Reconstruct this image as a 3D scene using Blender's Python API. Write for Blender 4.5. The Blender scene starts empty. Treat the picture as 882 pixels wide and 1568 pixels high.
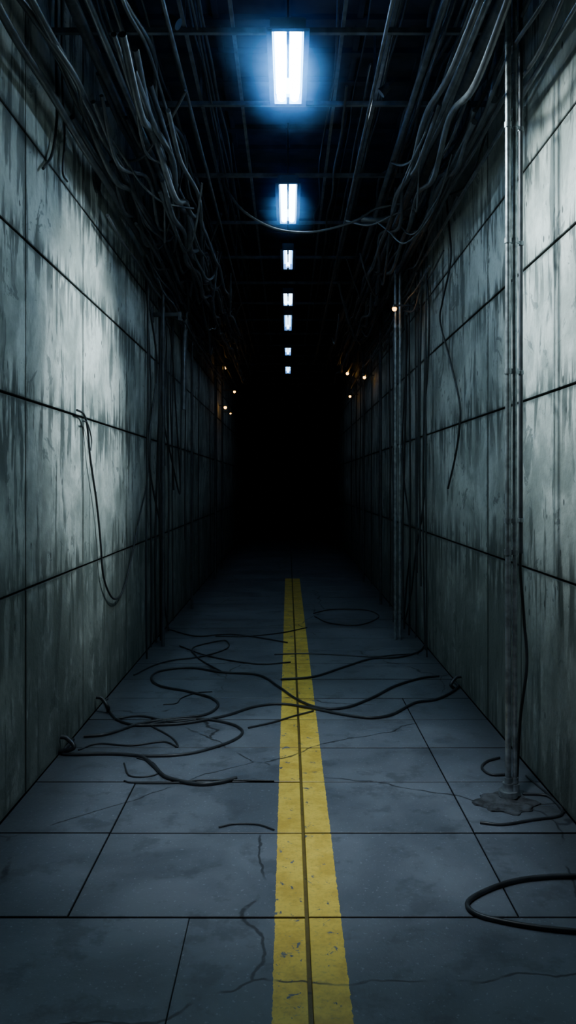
import bpy, bmesh, math, random
from mathutils import Vector, Matrix
random.seed(7)
scene = bpy.context.scene
EYE=1.7; W=1.436; F=1200.0; CEIL=4.95; Y0=-2.5; Y1=46.0

# ---------------- helpers
def new_mat(name):
    m=bpy.data.materials.new(name); m.use_nodes=True
    nt=m.node_tree; nt.nodes.clear()
    out=nt.nodes.new('ShaderNodeOutputMaterial')
    return m,nt,out
class NB:
    def __init__(s,nt): s.nt=nt
    def n(s,t,**k):
        nd=s.nt.nodes.new(t)
        for a,b in k.items(): setattr(nd,a,b)
        return nd
    def l(s,a,b): s.nt.links.new(a,b)
    def math(s,op,a,b=None,c=None,clamp=False):
        nd=s.n('ShaderNodeMath',operation=op); nd.use_clamp=clamp
        for i,v in enumerate((a,b,c)):
            if v is None: continue
            if isinstance(v,(int,float)): nd.inputs[i].default_value=v
            else: s.l(v,nd.inputs[i])
        return nd.outputs[0]
    def mapping(s,vec,scale,loc=(0,0,0)):
        m=s.n('ShaderNodeMapping'); m.inputs['Scale'].default_value=scale; m.inputs['Location'].default_value=loc
        s.l(vec,m.inputs[0]); return m.outputs[0]
    def noise(s,vec,scale,detail=4,rough=.55,dist=0):
        n=s.n('ShaderNodeTexNoise'); n.inputs['Scale'].default_value=scale; n.inputs['Detail'].default_value=detail
        n.inputs['Roughness'].default_value=rough; n.inputs['Distortion'].default_value=dist
        s.l(vec,n.inputs['Vector']); return n.outputs['Fac']
    def ramp(s,v,a,b,o0=0.,o1=1.):
        m=s.n('ShaderNodeMapRange'); m.interpolation_type='SMOOTHSTEP'
        s.l(v,m.inputs[0]); m.inputs[1].default_value=a; m.inputs[2].default_value=b
        m.inputs[3].default_value=o0; m.inputs[4].default_value=o1
        return m.outputs[0]
    def mix(s,f,a,b,mode='MIX'):
        m=s.n('ShaderNodeMix',data_type='RGBA',blend_type=mode)
        for i,v in ((0,f),(6,a),(7,b)):
            if isinstance(v,(int,float)): m.inputs[i].default_value=v
            elif isinstance(v,tuple): m.inputs[i].default_value=(*v,1)
            else: s.l(v,m.inputs[i])
        return m.outputs[2]

def simple(name,col,rough=.5,metal=0.,bump=0.,var=.3,scale=12):
    m,nt,out=new_mat(name); b=NB(nt)
    p=b.n('ShaderNodeBsdfPrincipled'); tc=b.n('ShaderNodeTexCoord')
    nz=b.noise(tc.outputs['Object'],scale,2)
    dark=tuple(c*(1-var) for c in col); lite=tuple(min(1,c*(1+var)) for c in col)
    b.l(b.mix(b.ramp(nz,.3,.7),dark,lite),p.inputs['Base Color'])
    p.inputs['Roughness'].default_value=rough; p.inputs['Metallic'].default_value=metal
    if bump:
        bp=b.n('ShaderNodeBump'); bp.inputs['Strength'].default_value=bump; bp.inputs['Distance'].default_value=.01
        b.l(nz,bp.inputs['Height']); b.l(bp.outputs[0],p.inputs['Normal'])
    b.l(p.outputs[0],out.inputs[0]); return m
def emis(name,col,st):
    m,nt,out=new_mat(name); e=nt.nodes.new('ShaderNodeEmission')
    e.inputs[0].default_value=(*col,1); e.inputs[1].default_value=st
    nt.links.new(e.outputs[0],out.inputs[0]); return m

def concrete():
    m,nt,out=new_mat('concrete_panel'); b=NB(nt)
    p=b.n('ShaderNodeBsdfPrincipled'); tc=b.n('ShaderNodeTexCoord'); ob=tc.outputs['Object']
    at=b.n('ShaderNodeAttribute',attribute_name='tone')
    uvn=b.n('ShaderNodeUVMap',uv_map='UVMap'); sep=b.n('ShaderNodeSeparateXYZ'); b.l(uvn.outputs[0],sep.inputs[0])
    v=sep.outputs[1]; u=sep.outputs[0]
    cloud=b.noise(ob,1.5,4,.62,.6)
    fine=b.noise(ob,34,2,.6)
    mid=b.noise(b.mapping(ob,(1,1.5,.8),(2,2,2)),4.2,4,.65,.3)
    col=b.mix(b.ramp(cloud,.36,.64),(.25,.29,.275),(.55,.60,.575))
    col=b.mix(b.math('MULTIPLY',b.ramp(mid,.52,.64),.42),col,(.17,.205,.20))
    col=b.mix(b.math('MULTIPLY',b.ramp(mid,.46,.33),.35),col,(.70,.75,.73))
    col=b.mix(b.math('MULTIPLY',b.ramp(fine,.4,.72),.20),col,(.2,.23,.225))
    # dark damp drips: one stretched noise, thresholded only inside slow patches
    msk=b.ramp(b.noise(b.mapping(ob,(1,1,.7),(9,4,2)),1.6,2),.46,.55)
    st=b.noise(b.mapping(ob,(1,7,1.0),(0,2,7)),1.6,4,.60,.3)
    col=b.mix(b.math('MULTIPLY',b.math('MULTIPLY',b.ramp(st,.555,.585),msk),.82),col,(.075,.098,.098))
    top=b.ramp(v,.5,1.0); bot=b.ramp(v,.3,0.)
    leak=b.math('MULTIPLY',b.ramp(st,.48,.54),b.math('MAXIMUM',top,bot))
    col=b.mix(b.math('MULTIPLY',leak,.85),col,(.048,.064,.064))
    # blotches
    blo=b.noise(ob,3.1,5,.7,.9)
    col=b.mix(b.math('MULTIPLY',b.ramp(blo,.60,.63),.65),col,(.09,.115,.115))
    # joint edge soot
    eu=b.math('MINIMUM',u,b.math('SUBTRACT',1,u)); ev=b.math('MINIMUM',v,b.math('SUBTRACT',1,v))
    e=b.math('MINIMUM',b.math('MULTIPLY',eu,1.5),ev)
    en=b.math('ADD',e,b.math('MULTIPLY',b.math('SUBTRACT',blo,.5),.14))
    col=b.mix(b.math('MULTIPLY',b.ramp(en,.035,.0),.8),col,(.05,.066,.066))
    vo=b.n('ShaderNodeTexVoronoi'); vo.inputs['Scale'].default_value=6.5
    b.l(b.mapping(ob,(1,1.3,.8)),vo.inputs['Vector'])
    pit=b.math('MULTIPLY',b.ramp(vo.outputs['Distance'],.13,.08),b.ramp(cloud,.47,.52))
    col=b.mix(b.math('MULTIPLY',pit,.9),col,(.03,.04,.042))
    # shade painted in: wall colour darkens unevenly towards the floor
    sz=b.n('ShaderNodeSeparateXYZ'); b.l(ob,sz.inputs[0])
    low_shade=b.math('MULTIPLY',b.ramp(sz.outputs[2],2.1,.3),b.ramp(mid,.05,.5))
    col=b.mix(b.math('MULTIPLY',low_shade,.8),col,(.070,.088,.080))
    tone=b.n('ShaderNodeCombineXYZ')
    for i in range(3): b.l(at.outputs['Fac'],tone.inputs[i])
    col=b.mix(1.0,col,tone.outputs[0],'MULTIPLY')
    b.l(col,p.inputs['Base Color'])
    p.inputs['Roughness'].default_value=.7; p.inputs['Specular IOR Level'].default_value=.35
    h=b.noise(ob,9,4,.68)
    bp=b.n('ShaderNodeBump'); bp.inputs['Strength'].default_value=.45; bp.inputs['Distance'].default_value=.02
    b.l(h,bp.inputs['Height']); b.l(bp.outputs[0],p.inputs['Normal'])
    b.l(p.outputs[0],out.inputs[0]); return m

def floor_mat():
    m,nt,out=new_mat('floor_slab_painted'); b=NB(nt)
    p=b.n('ShaderNodeBsdfPrincipled'); tc=b.n('ShaderNodeTexCoord'); ob=tc.outputs['Object']
    at=b.n('ShaderNodeAttribute',attribute_name='tone')
    cloud=b.noise(ob,1.3,4,.65,.4); fine=b.noise(ob,60,2,.6)
    col=b.mix(b.ramp(cloud,.33,.67),(.088,.106,.132),(.150,.174,.210))
    col=b.mix(b.math('MULTIPLY',b.ramp(fine,.62,.72),.5),col,(.30,.34,.40))
    col=b.mix(b.math('MULTIPLY',b.ramp(b.noise(ob,4.5,4,.7),.52,.64),.5),col,(.048,.058,.072))
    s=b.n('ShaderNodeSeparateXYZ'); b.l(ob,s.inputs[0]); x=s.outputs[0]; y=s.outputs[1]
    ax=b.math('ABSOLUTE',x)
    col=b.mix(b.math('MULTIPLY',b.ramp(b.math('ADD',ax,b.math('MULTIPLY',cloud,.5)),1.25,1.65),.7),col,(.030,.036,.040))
    edge=b.math('MULTIPLY',b.math('SUBTRACT',b.noise(ob,30,3,.7),.5),.016)
    xx=b.math('ADD',x,edge)
    a=b.math('MULTIPLY',b.math('GREATER_THAN',xx,-.051),b.math('LESS_THAN',xx,.207))
    a=b.math('MULTIPLY',a,b.math('LESS_THAN',y,14.0))
    wear=b.ramp(b.noise(ob,15,5,.72,.5),.61,.64)
    wear2=b.math('MULTIPLY',b.ramp(fine,.70,.76),.6)
    a=b.math('MULTIPLY',a,b.math('SUBTRACT',1,b.math('MAXIMUM',wear,wear2)))
    yel=b.mix(b.ramp(b.noise(ob,5,4,.75),.34,.62),(.66,.43,.045),(.90,.65,.09))
    yel=b.mix(b.math('MULTIPLY',b.ramp(fine,.5,.7),.35),yel,(.42,.30,.07))
    col=b.mix(a,col,yel)
    vo=b.n('ShaderNodeTexVoronoi',feature='DISTANCE_TO_EDGE'); vo.inputs['Scale'].default_value=.75
    wv=b.n('ShaderNodeTexNoise'); wv.inputs['Scale'].default_value=3.; wv.inputs['Detail'].default_value=4
    b.l(ob,wv.inputs['Vector'])
    wm=b.n('ShaderNodeMix',data_type='VECTOR'); wm.inputs[0].default_value=.16; b.l(ob,wm.inputs[4]); b.l(wv.outputs['Color'],wm.inputs[5])
    b.l(wm.outputs[1],vo.inputs['Vector'])
    cr=b.math('MULTIPLY',b.ramp(vo.outputs['Distance'],.0055,.0015),b.ramp(cloud,.44,.50))
    col=b.mix(b.math('MULTIPLY',cr,.85),col,(.012,.015,.02))
    tone=b.n('ShaderNodeCombineXYZ')
    for i in range(3): b.l(at.outputs['Fac'],tone.inputs[i])
    col=b.mix(1.0,col,tone.outputs[0],'MULTIPLY')
    b.l(col,p.inputs['Base Color'])
    b.l(b.ramp(cloud,.3,.7,.42,.6),p.inputs['Roughness'])
    h=b.noise(ob,22,4,.65)
    bp=b.n('ShaderNodeBump'); bp.inputs['Strength'].default_value=.3; bp.inputs['Distance'].default_value=.008
    b.l(h,bp.inputs['Height']); b.l(bp.outputs[0],p.inputs['Normal'])
    b.l(p.outputs[0],out.inputs[0]); return m

CONC=concrete(); FLOOR=floor_mat()
CABLE=simple('cable_rubber',(.024,.028,.033),.42)
CABLE2=simple('cable_rubber_grey',(.066,.077,.090),.40)
STEEL=simple('galvanised_steel',(.30,.34,.37),.36,.75,.15,.35,20)
DARKST=simple('dark_painted_steel',(.060,.068,.08),.5,.4)
CEILM=simple('ceiling_dark_deck',(.035,.042,.06),.8,0,.4,.4,5)
HOUS=simple('lamp_housing_enamel',(.10,.20,.38),.4,.2,0,.1)
DIRT=simple('rubble_cement',(.045,.052,.06),.9,0,.8,.5,25)

def add_obj(name,me,mats,parent=None,smooth=False):
    for m in mats: me.materials.append(m)
    o=bpy.data.objects.new(name,me); scene.collection.objects.link(o)
    if parent: o.parent=parent
    if smooth:
        for p in me.polygons: p.use_smooth=True
    return o

def panels(name,fn,aed,bed,gap,mat,flip=False,tonevar=.12,bev=.006,thick=.05,back=.2,jit=.0015,gapa=None):
    """aed: joint positions along a; bed: joint positions along b (list, or function of row start)"""
    gapa=gap if gapa is None else gapa
    bm=bmesh.new(); uvl=bm.loops.layers.uv.new('UVMap'); tl=bm.faces.layers.float.new('tone')
    def quad(vs,uvs,t):
        f=bm.faces.new(vs[::-1] if flip else vs); us=uvs[::-1] if flip else uvs
        for l,q in zip(f.loops,us): l[uvl].uv=q
        f[tl]=t
    for i in range(len(aed)-1):
        B=bed(aed[i]) if callable(bed) else bed
        for j in range(len(B)-1):
            g0=gap if not callable(gap) else gap(B[j]); g1=gap if not callable(gap) else gap(B[j+1])
            a0,a1=aed[i]+gapa/2,aed[i+1]-gapa/2; b0,b1=B[j]+g0/2,B[j+1]-g1/2
            d=random.uniform(-jit,jit); t=1+random.uniform(-tonevar,tonevar)
            def ring(ins,n): return [bm.verts.new(fn(*q,n)) for q in ((a0+ins,b0+ins),(a1-ins,b0+ins),(a1-ins,b1-ins),(a0+ins,b1-ins))]
            r0=ring(bev,d); r1=ring(0,d-bev); r2=ring(0,-thick)
            uv=[(0.01,0.01),(.99,0.01),(.99,.99),(.01,.99)]
            quad(r0,uv,t)
            for k in range(4):
                k2=(k+1)%4
                quad([r1[k],r1[k2],r0[k2],r0[k]],[(0,0)]*4,t*.6)
                quad([r2[k],r2[k2],r1[k2],r1[k]],[(0,0)]*4,.3)
    A0,A1,B0,B1=aed[0],aed[-1],B[0],B[-1]
    c=[bm.verts.new(fn(a,b_,n)) for n in (-thick,-back) for a,b_ in ((A0,B0),(A1,B0),(A1,B1),(A0,B1))]
    quad(c[:4],[(0,0)]*4,.2); quad(c[4:][::-1],[(0,0)]*4,1)
    for k in range(4):
        k2=(k+1)%4; quad([c[4+k],c[4+k2],c[k2],c[k]],[(0,0)]*4,1)
    me=bpy.data.meshes.new(name); bm.to_mesh(me); bm.free()
    return add_obj(name,me,[mat])

def cont(lst,step,end):
    l=list(lst)
    while l[-1]<end-step: l.append(l[-1]+step*random.uniform(.95,1.05))
    l.append(end); return l
zl=[0,1.12,2.16,3.03,3.62,CEIL]; zr=[0,1.19,2.2,3.0,3.6,CEIL]
yl=cont([Y0,-.6,.7,1.95,3.1,4.29,5.49,6.95,7.87],1.6,Y1)
yr=cont([Y0,-.4,.8,2.0,3.3,4.83,5.63,7.76],1.6,Y1)
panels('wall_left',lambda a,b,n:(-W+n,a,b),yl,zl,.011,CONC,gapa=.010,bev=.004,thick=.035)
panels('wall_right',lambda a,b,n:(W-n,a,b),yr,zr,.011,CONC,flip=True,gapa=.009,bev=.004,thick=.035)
fy=cont([Y0,-1.6,-.8,0.,.8,1.6,2.33,3.07,3.81,4.46,5.04,5.64,6.2,6.8,7.4,8.0],.62,Y1)
def fx(y):
    if y<3.0: return [-W,-.386,.074,W]
    if y<4.4: return [-W,-.865,.074,.905,W]
    if y<6.1: return [-W,.074,.905,W]
    return [-W,.074,W]
def gx(x):
    if abs(x-.074)<.01: return .015
    return .002 if abs(x+.386)<.01 else .006
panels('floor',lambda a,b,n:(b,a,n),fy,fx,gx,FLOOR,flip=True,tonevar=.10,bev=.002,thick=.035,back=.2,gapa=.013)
def box(bm,c,s,rot=None):
    r=bmesh.ops.create_cube(bm,size=1.0)
    M=Matrix.Translation(c)@(rot.to_4x4() if rot else Matrix())@Matrix.Diagonal((*s,1))
    bmesh.ops.transform(bm,matrix=M,verts=r['verts']); return r['verts']
def bm_obj(name,fn,mats,parent=None,bevel=0,smooth=False):
    bm=bmesh.new(); fn(bm)
    if bevel: bmesh.ops.bevel(bm,geom=bm.edges[:],offset=bevel,segments=2,affect='EDGES',profile=.6)
    me=bpy.data.meshes.new(name); bm.to_mesh(me); bm.free(); return add_obj(name,me,mats,parent,smooth)
def fceil(bm):
    box(bm,(0,(Y0+Y1)/2,CEIL+.1),(2*W+.4,Y1-Y0,.2))
    y=Y0+.4
    while y<Y1-.3:
        box(bm,(0,y,CEIL-.02),(2*W-.02,.07,.04)); y+=.42
    for x in (-1.0,-.5,0,.5,1.0): box(bm,(x,(Y0+Y1)/2,CEIL-.015),(.04,Y1-Y0-.5,.03))
bm_obj('ceiling',fceil,[CEILM])
bm_obj('wall_back',lambda bm:box(bm,(0,Y1+.1,CEIL/2),(2*W+.4,.2,CEIL+.4)),[CEILM])
bm_obj('wall_front',lambda bm:box(bm,(0,Y0-.1,CEIL/2),(2*W+.4,.2,CEIL+.4)),[CEILM])
CTOP=CEIL-.042

# ---------------- tubes
def catmull(P,n=8):
    P=[Vector(p) for p in P]
    if len(P)<3: return P
    Q=[2*P[0]-P[1]]+P+[2*P[-1]-P[-2]]; out=[]
    for i in range(1,len(Q)-2):
        p0,p1,p2,p3=Q[i-1:i+3]
        for k in range(n):
            t=k/n
            out.append(.5*((2*p1)+(p2-p0)*t+(2*p0-5*p1+4*p2-p3)*t*t+(3*p1-p0-3*p2+p3)*t**3))
    out.append(P[-1]); return out
def tubes(name,lines,mat,parent=None,res=3,smooth_pts=8):
    cu=bpy.data.curves.new(name,'CURVE'); cu.dimensions='3D'; cu.bevel_depth=1.0; cu.bevel_resolution=res; cu.use_fill_caps=True
    for pts,r in lines:
        pp=catmull(pts,smooth_pts) if smooth_pts else [Vector(p) for p in pts]
        sp=cu.splines.new('POLY'); sp.points.add(len(pp)-1)
        for q,v in zip(sp.points,pp): q.co=(*v,1); q.radius=r
    o=bpy.data.objects.new(name+'_tmp',cu); scene.collection.objects.link(o)
    dg=bpy.context.evaluated_depsgraph_get(); dg.update()
    me=bpy.data.meshes.new_from_object(o.evaluated_get(dg)); bpy.data.objects.remove(o)
    me.name=name; me.materials.clear()
    return add_obj(name,me,[mat],parent,True)

# survey helpers: turn a sight line (u across, v down) into a point on a real surface
def on_floor(u,v,r=.01):
    d=F*EYE/(v-740); return Vector(((u-441)*d/F,d,r))
def on_plane_x(u,v,X):
    d=X*F/(u-441); return Vector((X,d,EYE-(v-740)*d/F))
def at_depth(u,v,d): return Vector(((u-441)*d/F,d,EYE-(v-740)*d/F))
def L(pts,off=.02): 
    return [on_plane_x(u,v,-W+off) for u,v in pts]
def R(pts,off=.02): return [on_plane_x(u,v,W-off) for u,v in pts]

# ---------------- floor cables
def fc(pts,r=.012):
    r*=.82
    P=[on_floor(u,v,r+.001) for u,v in pts]
    lim=W-r-.01
    for q in P: q.x=max(-lim,min(lim,q.x))
    return tubes('floor_cable',[(P,r)],CABLE)
fc([(48,1135),(62,1143),(82,1155),(110,1158),(170,1157),(215,1161),(236,1176),(255,1193),(300,1203),(335,1201),(362,1194)],.013)
fc([(110,1158),(160,1156),(225,1160),(285,1157),(330,1146),(362,1133),(371,1121),(352,1110),(310,1103),(262,1105),(215,1113),(180,1104),(166,1088),(146,1076),(132,1072)],.011)
fc([(190,1197),(205,1200),(270,1200),(310,1196),(420,1197)],.006)
fc([(128,1130),(165,1126),(215,1110),(270,1102),(315,1096),(334,1082),(322,1070),(285,1060),(245,1052),(232,1040),(245,1029),(290,1024),(340,1031),(395,1035),(425,1052),(455,1073),(490,1086),(530,1085),(570,1070),(605,1052),(645,1040),(672,1037)],.012)
fc([(212,1113),(280,1110),(345,1098),(390,1084),(430,1080),(475,1086),(520,1095),(565,1101),(600,1096),(635,1078),(670,1072),(700,1055),(712,1046)],.012)
fc([(380,1116),(420,1107),(450,1098),(480,1090)],.008)
fc([(205,1035),(235,1020),(265,1012),(300,1008),(330,1001),(350,992),(345,982),(318,986),(295,994),(305,1010),(340,1030)],.009)
fc([(330,975),(380,975),(430,970),(470,962)],.008)
fc([(430,1042),(480,1038),(530,1022),(570,1010),(610,1008),(640,1000),(655,990)],.012)
fc([(420,1003),(470,1002),(520,1004),(570,1007),(605,1004),(640,1002)],.008)
fc([(250,1080),(270,1078),(278,1070),(300,1062),(325,1060)],.006)
fc([(190,1170),(200,1190),(240,1187),(235,1170),(210,1162)],.006)
fc([(480,940),(510,934),(560,935),(580,945),(550,958),(505,955),(482,945)],.009)
fc([(260,965),(300,975),(350,972),(400,978),(440,985)],.009)
fc([(335,1268),(360,1263),(395,1264),(420,1272)],.005)
fc([(120,1150),(150,1140),(200,1143),(250,1137),(272,1145),(262,1130),(230,1112)],.007)
fc([(175,1103),(215,1098),(262,1107),(300,1104)],.010)
fc([(275,990),(310,1003),(350,1012),(400,1018),(445,1015)],.008)
fc([(882,1345),(840,1346),(790,1352),(745,1367),(716,1386),(730,1404),(775,1416),(830,1425),(900,1432)],.012)
fc([(765,1162),(745,1168),(738,1178),(752,1188),(775,1188)],.009)
fc([(800,1218),(835,1220),(860,1230),(869,1243),(855,1252),(815,1258),(770,1265),(735,1262)],.009)
fc([(806,1190),(818,1200),(845,1222),(870,1240),(882,1247)],.008)
def stub(p,side):
    tubes('cable_stub',[([(side*(W-.01),p.y,.11),(side*(W-.05),p.y,.10),(side*(W-.10),p.y-.03,.05),(p.x,p.y,.01)],.014)],CABLE)
stub(on_floor(82,1155),-1); stub(on_floor(166,1090),-1); stub(on_floor(695,1056),1)

# ---------------- wall-hung cables
def cable(name,pts,r,mat=CABLE): return tubes(name,[(pts,r)],mat)
cable('hanging_cable',L([(118,628),(128,634),(134,655),(138,700),(148,770),(154,830),(158,880),(167,908),(177,917),(189,903),(200,860),(214,790),(226,730),(231,640),(229,540),(224,430),(226,360),(219,300)],.03),.008)
cable('hanging_cable',L([(86,0),(86,90),(87,180),(80,235),(66,258)],.03),.009,CABLE)
cable('hanging_cable',L([(94,0),(95,120),(99,205),(96,262),(103,278)],.03),.007,CABLE)
cable('hanging_cable',L([(127,645),(134,648),(140,672),(139,690)],.03),.005)
cable('hanging_cable',L([(232,360),(226,440),(240,560),(228,700),(250,830),(252,920),(258,965)],.06),.010)
cable('hanging_cable',L([(250,480),(248,620),(262,700),(276,755),(270,640),(262,520),(254,490)],.08),.010)
cable('hanging_cable',R([(744,205),(728,255),(712,285),(692,297),(684,300),(688,350),(690,400),(678,460),(674,492),(688,548),(703,612),(704,650),(697,700),(686,748)],.03),.009)
cable('hanging_cable',R([(668,300),(650,340),(652,400),(657,480),(655,560),(650,640),(652,720),(646,790),(636,850),(630,905),(618,960)],.04),.010)
cable('hanging_cable',R([(640,300),(630,420),(622,560),(616,700),(628,820),(622,900),(618,960)],.05),.010)
dl=[];
for side in (-1,1):
    for k in range(16):
        y=random.uniform(8.0,17) if k>6 else random.uniform(7.4,9.5); x=side*(W-random.uniform(.03,.10)); zt=random.uniform(3.6,4.6); zb=random.choice([.02,.02,random.uniform(.6,2.2)])
        pts=[]; n=7; ph=random.uniform(0,6); am=random.uniform(.03,.16)
        for i in range(n):
            t=i/(n-1); pts.append((x,y+am*math.sin(ph+t*5),zt+(zb-zt)*t))
        dl.append((pts,random.uniform(.007,.012)))
tubes('wall_cable_drops',dl,CABLE)
for x,ylist in ((-1.3,(8.15,10.6)),(-1.3,(14.,15.5)),(1.30,(9.6,11.,13.5))):
    for y in ylist:
        tubes('conduit_riser',[([(x,y,0),(x,y,CTOP)],.018)],DARKST,smooth_pts=0)
def brk(bm):
    p=on_plane_x(232,482,-W)
    box(bm,(-W+.15,p.y,p.z),(.30,.05,.04)); box(bm,(-W+.01,p.y,p.z),(.02,.12,.14)); box(bm,(-W+.3,p.y,p.z-.02),(.03,.07,.09))
bm_obj('cable_bracket',brk,[DARKST],bevel=.004)
def rnd(bm):  # round dark wall stain, built as a raised disc with studs
    p=on_plane_x(146,262,-W)
    q=bmesh.ops.create_cone(bm,cap_ends=True,segments=40,radius1=.125,radius2=.115,depth=.02)
    bmesh.ops.transform(bm,matrix=Matrix.Translation((-W+.008,p.y,p.z))@Matrix.Rotation(math.pi/2,4,'Y')@Matrix.Diagonal((1.3,1,1,1)),verts=q['verts'])
    for a in range(6):
        an=a*math.pi/3; box(bm,(-W+.02,p.y+.095*math.cos(an),p.z+.125*math.sin(an)),(.012,.014,.014))
bm_obj('round_wall_stain',rnd,[simple('round_stain_dark',(.05,.062,.062),.8,0,.6,.5,14)])

# ---------------- pipe assembly near right wall
def ring(bm,c,r,h,seg=20):
    q=bmesh.ops.create_cone(bm,cap_ends=True,segments=seg,radius1=r,radius2=r,depth=h)
    bmesh.ops.transform(bm,matrix=Matrix.Translation(c),verts=q['verts'])
root=bpy.data.objects.new('standpipe_assembly',None); scene.collection.objects.link(root)
px,py=1.180,4.2
tubes('pipe_a',[([(px,py,0.03),(px,py,CTOP)],.0165)],STEEL,root,5,0)
tubes('pipe_b',[([(px+.036,py,0.03),(px+.036,py,CTOP)],.013)],STEEL,root,5,0)
tubes('pipe_c',[([(px+.082,py+.05,1.32),(px+.082,py+.05,CTOP)],.012)],DARKST,root,5,0)
tubes('loose_lead',[([(px+.082,py+.05,1.36),(px+.083,py+.06,1.22),(px+.115,py+.1,.95),(px+.13,py+.1,.7),(px+.1,py+.12,.4),(px+.085,py+.14,.012)],.009)],CABLE,root)
def clamps(bm):
    for z in (3.62,3.0,2.3,1.50,1.33,.11):
        ring(bm,(px,py,z),.021,.028); ring(bm,(px+.036,py,z),.0175,.028)
    for z in (3.62,3.0,2.3,1.50): 
        ring(bm,(px+.082,py+.05,z),.016,.022); box(bm,(px+.06,py+.027,z),(.05,.010,.016),Matrix.Rotation(.8,3,'Z'))
    ring(bm,(px,py,.04),.05,.03); ring(bm,(px,py,.07),.03,.05)
    ring(bm,(px+.036,py,.06),.024,.06)
bm_obj('clamps',clamps,[STEEL],root)
def rub(bm):
    q=bmesh.ops.create_icosphere(bm,subdivisions=4,radius=1)
    for v in q['verts']:
        n=.5+.5*math.sin(v.co.x*7+1)*math.cos(v.co.y*6)+random.uniform(-.12,.12)
        v.co=Vector((v.co.x*(.14+.05*n)+px-.03,v.co.y*(.11+.05*n)+py-.04,max(0,v.co.z)*(.012+.016*n)+.001))
bm_obj('cement_footing',rub,[DIRT],root,smooth=True)
root2=bpy.data.objects.new('twin_conduit',None); scene.collection.objects.link(root2)
CG=simple('conduit_grey',(.18,.205,.235),.36,.6)
for i,x in enumerate((1.165,1.215)):
    tubes('conduit_%d'%(i+1),[([(x,8.5,0),(x,8.5,CTOP)],.016)],STEEL,root2,4,0)
def cl2(bm):
    for z in (.3,1.35,2.1,2.9,3.4): 
        ring(bm,(1.165,8.5,z),.021,.03); ring(bm,(1.215,8.5,z),.021,.03)
bm_obj('straps',cl2,[STEEL],root2)

# ---------------- ceiling services
zc=4.30
def grid(bm):
    ys=[1.2,2.35,3.5,4.7,5.6,6.9,8.15,9.4,10.6,11.8]
    while ys[-1]<26: ys.append(ys[-1]+1.2)
    for y in ys:
        box(bm,(0,y,zc+.11),(2*W-.004,.03,.03))
        for x in (-.62,.62): box(bm,(x,y,(CEIL+zc)/2+.04),(.014,.014,CEIL-zc-.15))
    for x in (-.62,-.33,.33,.62):
        box(bm,(x,13.5,zc+.14),(.022,27,.02))
bm_obj('ceiling_support_grid',grid,[simple('grid_steel',(.17,.20,.24),.45,.5)])
pl=[]
for x,z,r,y0,y1 in [(-1.14,4.24,.034,1,9.2),(-1.02,4.16,.020,2,20),(-1.28,4.1,.026,4.0,18),
                    (1.12,4.22,.034,1,7.0),(1.0,4.12,.020,1,16),(.82,4.22,.022,1,22),(.55,4.24,.011,1,25),(1.26,4.05,.024,4.8,18),
                    (-.66,4.24,.011,1,25),(.9,4.3,.012,1,20),(-1.2,3.95,.014,3,20),(1.33,3.9,.014,3,20)]:
    pl.append(([(x,y0,z),(x,y1,z)],r))
tubes('ceiling_conduit_run',pl,CG,None,4,0)
bl=[]
bl.append(([(1.12,6.9,4.22),(1.12,7.15,4.22),(1.09,7.32,4.2),(1.0,7.4,4.2),(.82,7.42,4.2),(.7,7.45,4.22)],.034))
bl.append(([(-1.14,9.1,4.24),(-1.14,9.4,4.2),(-1.2,9.55,4.0),(-1.26,9.6,3.6),(-1.28,9.6,2.6)],.030))
bl.append(([(1.3,4.6,4.9),(1.3,4.75,4.5),(1.27,4.85,4.12),(1.26,5.1,4.05)],.024))
bl.append(([(-1.3,3.7,4.9),(-1.3,3.8,4.4),(-1.29,3.9,4.15),(-1.28,4.1,4.1)],.026))
tubes('conduit_bend',bl,CG,None,4)
def run(side,x0,x1,z0,z1,amp,n,r0,r1,ymin=2.5,ymax=19):
    out=[]
    for k in range(n):
        x=side*random.uniform(x0,x1); z=random.uniform(z0,z1)
        y=random.uniform(ymin,ymin+3) if random.random()<.5 else random.uniform(ymin,ymax*.6)
        ye=min(ymax,y+random.uniform(5,12)); pts=[]; am=amp*random.choice([.3,.6,1.0,1.7])
        i=0
        while y<ye:
            # supported at each hanger, sagging in between
            sag=am*random.uniform(.5,1.3) if i%2 else random.uniform(-.01,.02)
            pts.append([x+side*random.uniform(-am,am)*.35,y,z-sag]); i+=1
            y+=random.uniform(.5,.75)
        for p in pts:
            p[0]=side*min(W-.03,abs(p[0])); p[2]=min(CEIL-.08,p[2])
        if len(pts)>2: out.append((pts,random.uniform(r0,r1)))
    return out
cl=[]
cl+=run(-1,.72,1.38,3.95,4.6,.09,36,.008,.017)
cl+=run(1,.78,1.38,3.95,4.6,.08,32,.007,.015)
cl+=run(-1,.85,1.38,3.85,4.3,.10,12,.016,.024,3.0,17)
cl+=run(1,.90,1.38,3.9,4.3,.09,9,.015,.022,3.5,17)
cl+=run(-1,1.2,1.40,3.6,3.95,.08,9,.008,.014,5.0,18)
cl+=run(1,1.25,1.40,3.6,3.95,.07,6,.008,.012,6.0,18)
cl+=run(-1,.25,.7,4.4,4.7,.04,7,.006,.010)
cl+=run(1,.25,.7,4.4,4.7,.04,7,.006,.010)
for side in (-1,1):
    for k in range(22 if side<0 else 16):
        y=random.uniform(4.6,12); x=side*random.uniform(.6,1.3); ln=random.uniform(.9,2.0); s=random.uniform(.12,.42); z=random.uniform(4.0,4.3)
        x2=side*random.uniform(.7,1.38)
        pts=[(x+(x2-x)*t,y+ln*t,z-s*4*t*(1-t)*(1+.2*random.uniform(-1,1))) for t in (0,.2,.4,.6,.8,1)]
        pts=[(side*min(abs(p[0]),W-.03),p[1],p[2]) for p in pts]
        cl.append((pts,random.uniform(.007,.013)))
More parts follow.
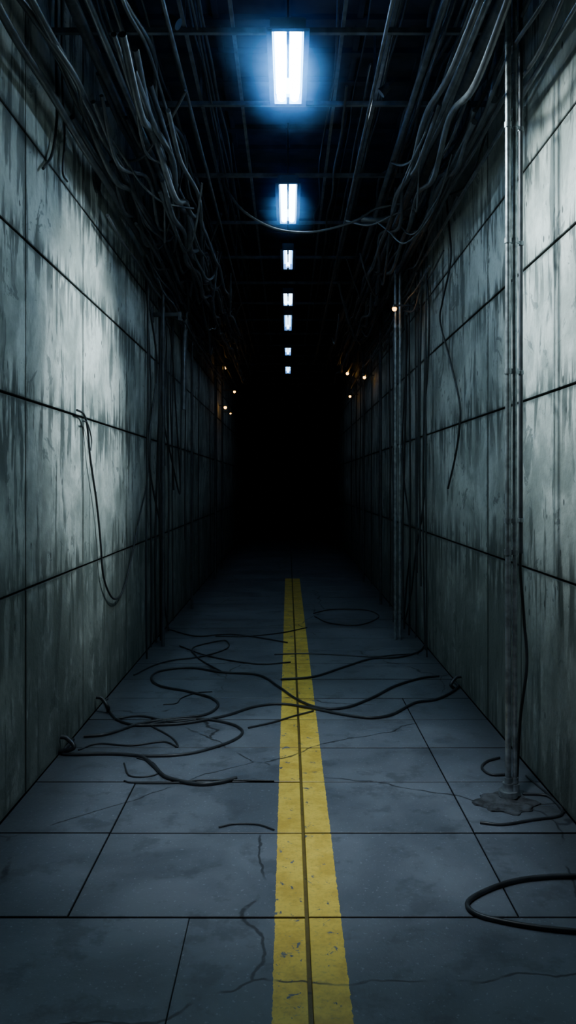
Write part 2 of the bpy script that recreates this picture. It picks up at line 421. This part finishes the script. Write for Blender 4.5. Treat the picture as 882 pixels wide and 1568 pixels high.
tubes('ceiling_cable_bundle',cl,CABLE2,None,2,6)
x1=[at_depth(u,v,d) for u,v,d in [(690,210,6.6),(668,262,6.7),(648,300,6.8),(610,312,6.9),(575,320,7),(548,336,7),(515,348,7),(470,356,7),(420,350,7.1),(375,325,7.1),(350,295,7.1),(330,260,7.1)]]
x2=[at_depth(u,v,d) for u,v,d in [(700,235,6.3),(680,258,6.4),(655,262,6.5),(640,310,6.6),(600,330,6.8),(565,345,7),(530,338,7.2)]]
tubes('overhead_crossing_cable',[(x1,.011),(x2,.009)],CABLE2)

# ---------------- fluorescent fixtures
LC=(.50,.76,1.0)
def lamp(name,typ,loc,parent,energy,col,**k):
    ld=bpy.data.lights.new(name,typ); ld.energy=energy; ld.color=col
    for a,b in k.items(): setattr(ld,a,b)
    o=bpy.data.objects.new(name,ld); scene.collection.objects.link(o); o.parent=parent; o.location=loc; return o
def fixture(y0,y1,w,st,stp,up):
    zL=zc
    rt=bpy.data.objects.new('fluorescent_ceiling_light',None); scene.collection.objects.link(rt)
    yc=(y0+y1)/2; ln=y1-y0; rt.location=(0,yc,zL)
    def fr(bm):
        t=.012; h=.075; ww=w+.03; l=ln+.03
        for s in (-1,1):
            box(bm,(s*ww/2,0,h/2),(t,l+t,h)); box(bm,(0,s*l/2,h/2),(ww,t,h))
            box(bm,(s*(ww/2+.012),0,.004),(.03,l+.05,.008)); box(bm,(0,s*(l/2+.012),.004),(ww+.05,.03,.008))
        box(bm,(0,0,h),(ww,l,.01)); 
        for s in (-1,1): box(bm,(0,s*(ln/2-.05),.0),(.018,.11,.02))
        box(bm,(0,-ln*.18,.0),(.013,ln*.55,.008))
    bm_obj('housing',fr,[HOUS],rt)
    bm_obj('reflector',lambda bm:box(bm,(0,0,.066),(w,ln,.004)),[emis('reflector_glow_%d'%int(y0*10),(.22,.55,1),stp)],rt)
    n=2 if w>.1 else 1
    o=[]
    for i in range(n):
        x=0 if n==1 else (i-.5)*w*.54
        o.append(([(x,-ln/2+.01,.036),(x,ln/2-.01,.036)],.03 if n==2 else .022))
    tubes('tubes',o,emis('tube_glow_%d'%int(y0*10),LC,st),rt,4,0)
    for s in (-1,1):
        tubes('hanger',[([(0,s*ln*.35,.08),(0,s*ln*.35,CTOP-zL)],.005)],DARKST,rt,2,0)
    if up: lamp('added_ceiling_fill','POINT',(0,0,.22),rt,up,(.10,.30,1.0),shadow_soft_size=.04)  # unseen blue fill, added to tint the ceiling around the fixture
    return rt
C=zc-EYE
fx_=[]
for (v0,v1,w,st,stp,up) in [(50,158,.165,105,50,2.2),(283,342,.14,28,18,1.0),(384,412,.09,17,10,0),(450,468,.11,11,7,0),(483,506,.10,10,6,0),(533,544,.10,10,6,0),(562,572,.10,10,5,0)]:
    fx_.append(fixture(F*C/(740-v0),F*C/(740-v1),w,st,stp,up))
# made-up spots with dark bodies, added to light the walls and near floor
WASH=(.82,.97,1.0)
def added_wash(loc,tgt,e,ang,soft,col=WASH):
    rt=bpy.data.objects.new('added_wash_light',None); scene.collection.objects.link(rt)
    loc=Vector(loc); rot=(Vector(tgt)-loc).to_track_quat('-Z','Y'); rt.location=loc; rt.rotation_euler=rot.to_euler()
    def f(bm):
        q=bmesh.ops.create_cone(bm,cap_ends=True,segments=20,radius1=.034,radius2=.024,depth=.07)
        bmesh.ops.transform(bm,matrix=Matrix.Translation((0,0,.045)),verts=q['verts'])
        box(bm,(0,0,.10),(.02,.02,.05))
    bm_obj('added_can',f,[DARKST],rt)
    lamp('wash','SPOT',(0,0,-.02),rt,e,col,shadow_soft_size=soft,spot_size=math.radians(ang),spot_blend=1.0)
added_wash((.62,5.3,4.33),(-W,5.65,2.5),880,52,.16)
added_wash((-.62,4.5,4.33),(W,4.2,2.85),960,50,.2)
added_wash((.1,2.6,4.5),(.1,4.3,0),440,44,.15,(.80,.90,1.0))

# ---------------- small amber pilot lamps
AMB=emis('amber_bulb',(1.0,.47,.08),11)
def pilot(p,side,r):
    rt=bpy.data.objects.new('amber_pilot_lamp',None); scene.collection.objects.link(rt)
    def bl(bm):
        q=bmesh.ops.create_uvsphere(bm,u_segments=16,v_segments=10,radius=r)
        bmesh.ops.transform(bm,matrix=Matrix.Translation(p),verts=q['verts'])
    bm_obj('bulb',bl,[AMB],rt,smooth=True)
    def hs(bm):
        wx=side*(W-.005); box(bm,((p.x+wx)/2,p.y,p.z+r+.012),(abs(wx-p.x),.02,.015))
        q=bmesh.ops.create_cone(bm,cap_ends=True,segments=16,radius1=r*1.1,radius2=r*.7,depth=.03)
        bmesh.ops.transform(bm,matrix=Matrix.Translation((p.x,p.y,p.z+r+.005)),verts=q['verts'])
    bm_obj('bracket',hs,[DARKST],rt)
for u,v,d,s,r in [(604,473,8.3,1,.024),(345,563,15.5,-1,.028),(359,600,17,-1,.026),(345,624,16.2,-1,.03),(353,633,16.8,-1,.018),(532,572,16.5,1,.03),(558,578,13,1,.025),(536,607,16,1,.024)]:
    pilot(at_depth(u,v,d),s,r)

# added volumes scatter blue to imitate lamp glow, densest at the fixture
def hazemat(dens):
    hm,nt,out=new_mat('lamp_glow_volume'); b=NB(nt)
    vs=b.n('ShaderNodeVolumeScatter'); vs.inputs['Color'].default_value=(.12,.40,1,1)
    tc=b.n('ShaderNodeTexCoord'); ln=b.n('ShaderNodeVectorMath',operation='LENGTH'); b.l(tc.outputs['Object'],ln.inputs[0])
    f=b.math('POWER',b.math('SUBTRACT',1,ln.outputs['Value'],clamp=True),2.6)
    b.l(b.math('MULTIPLY',f,dens),vs.inputs['Density']); b.l(vs.outputs[0],out.inputs['Volume']); return hm
def haze(y,s,dens):
    bm=bmesh.new(); bmesh.ops.create_icosphere(bm,subdivisions=3,radius=1)
    me=bpy.data.meshes.new('lamp_glow_volume'); bm.to_mesh(me); bm.free()
    o=add_obj('lamp_glow_volume',me,[hazemat(dens)]); o.location=(0,y,zc+.02); o.scale=(.50*s,.78*s,.42*s)
haze(4.8,1.0,2.8); haze(7.2,.85,3.6)

w=bpy.data.worlds.new('World'); scene.world=w; w.use_nodes=True
w.node_tree.nodes['Background'].inputs[0].default_value=(.02,.03,.05,1); w.node_tree.nodes['Background'].inputs[1].default_value=.02
cam=bpy.data.cameras.new('camera'); co=bpy.data.objects.new('camera',cam); scene.collection.objects.link(co)
co.location=(0,0,EYE); co.rotation_euler=(math.pi/2,0,0)
cam.sensor_fit='VERTICAL'; cam.sensor_height=36; cam.lens=36*F/1568; cam.shift_y=-44/1568; cam.clip_start=.05; cam.clip_end=200
scene.camera=co
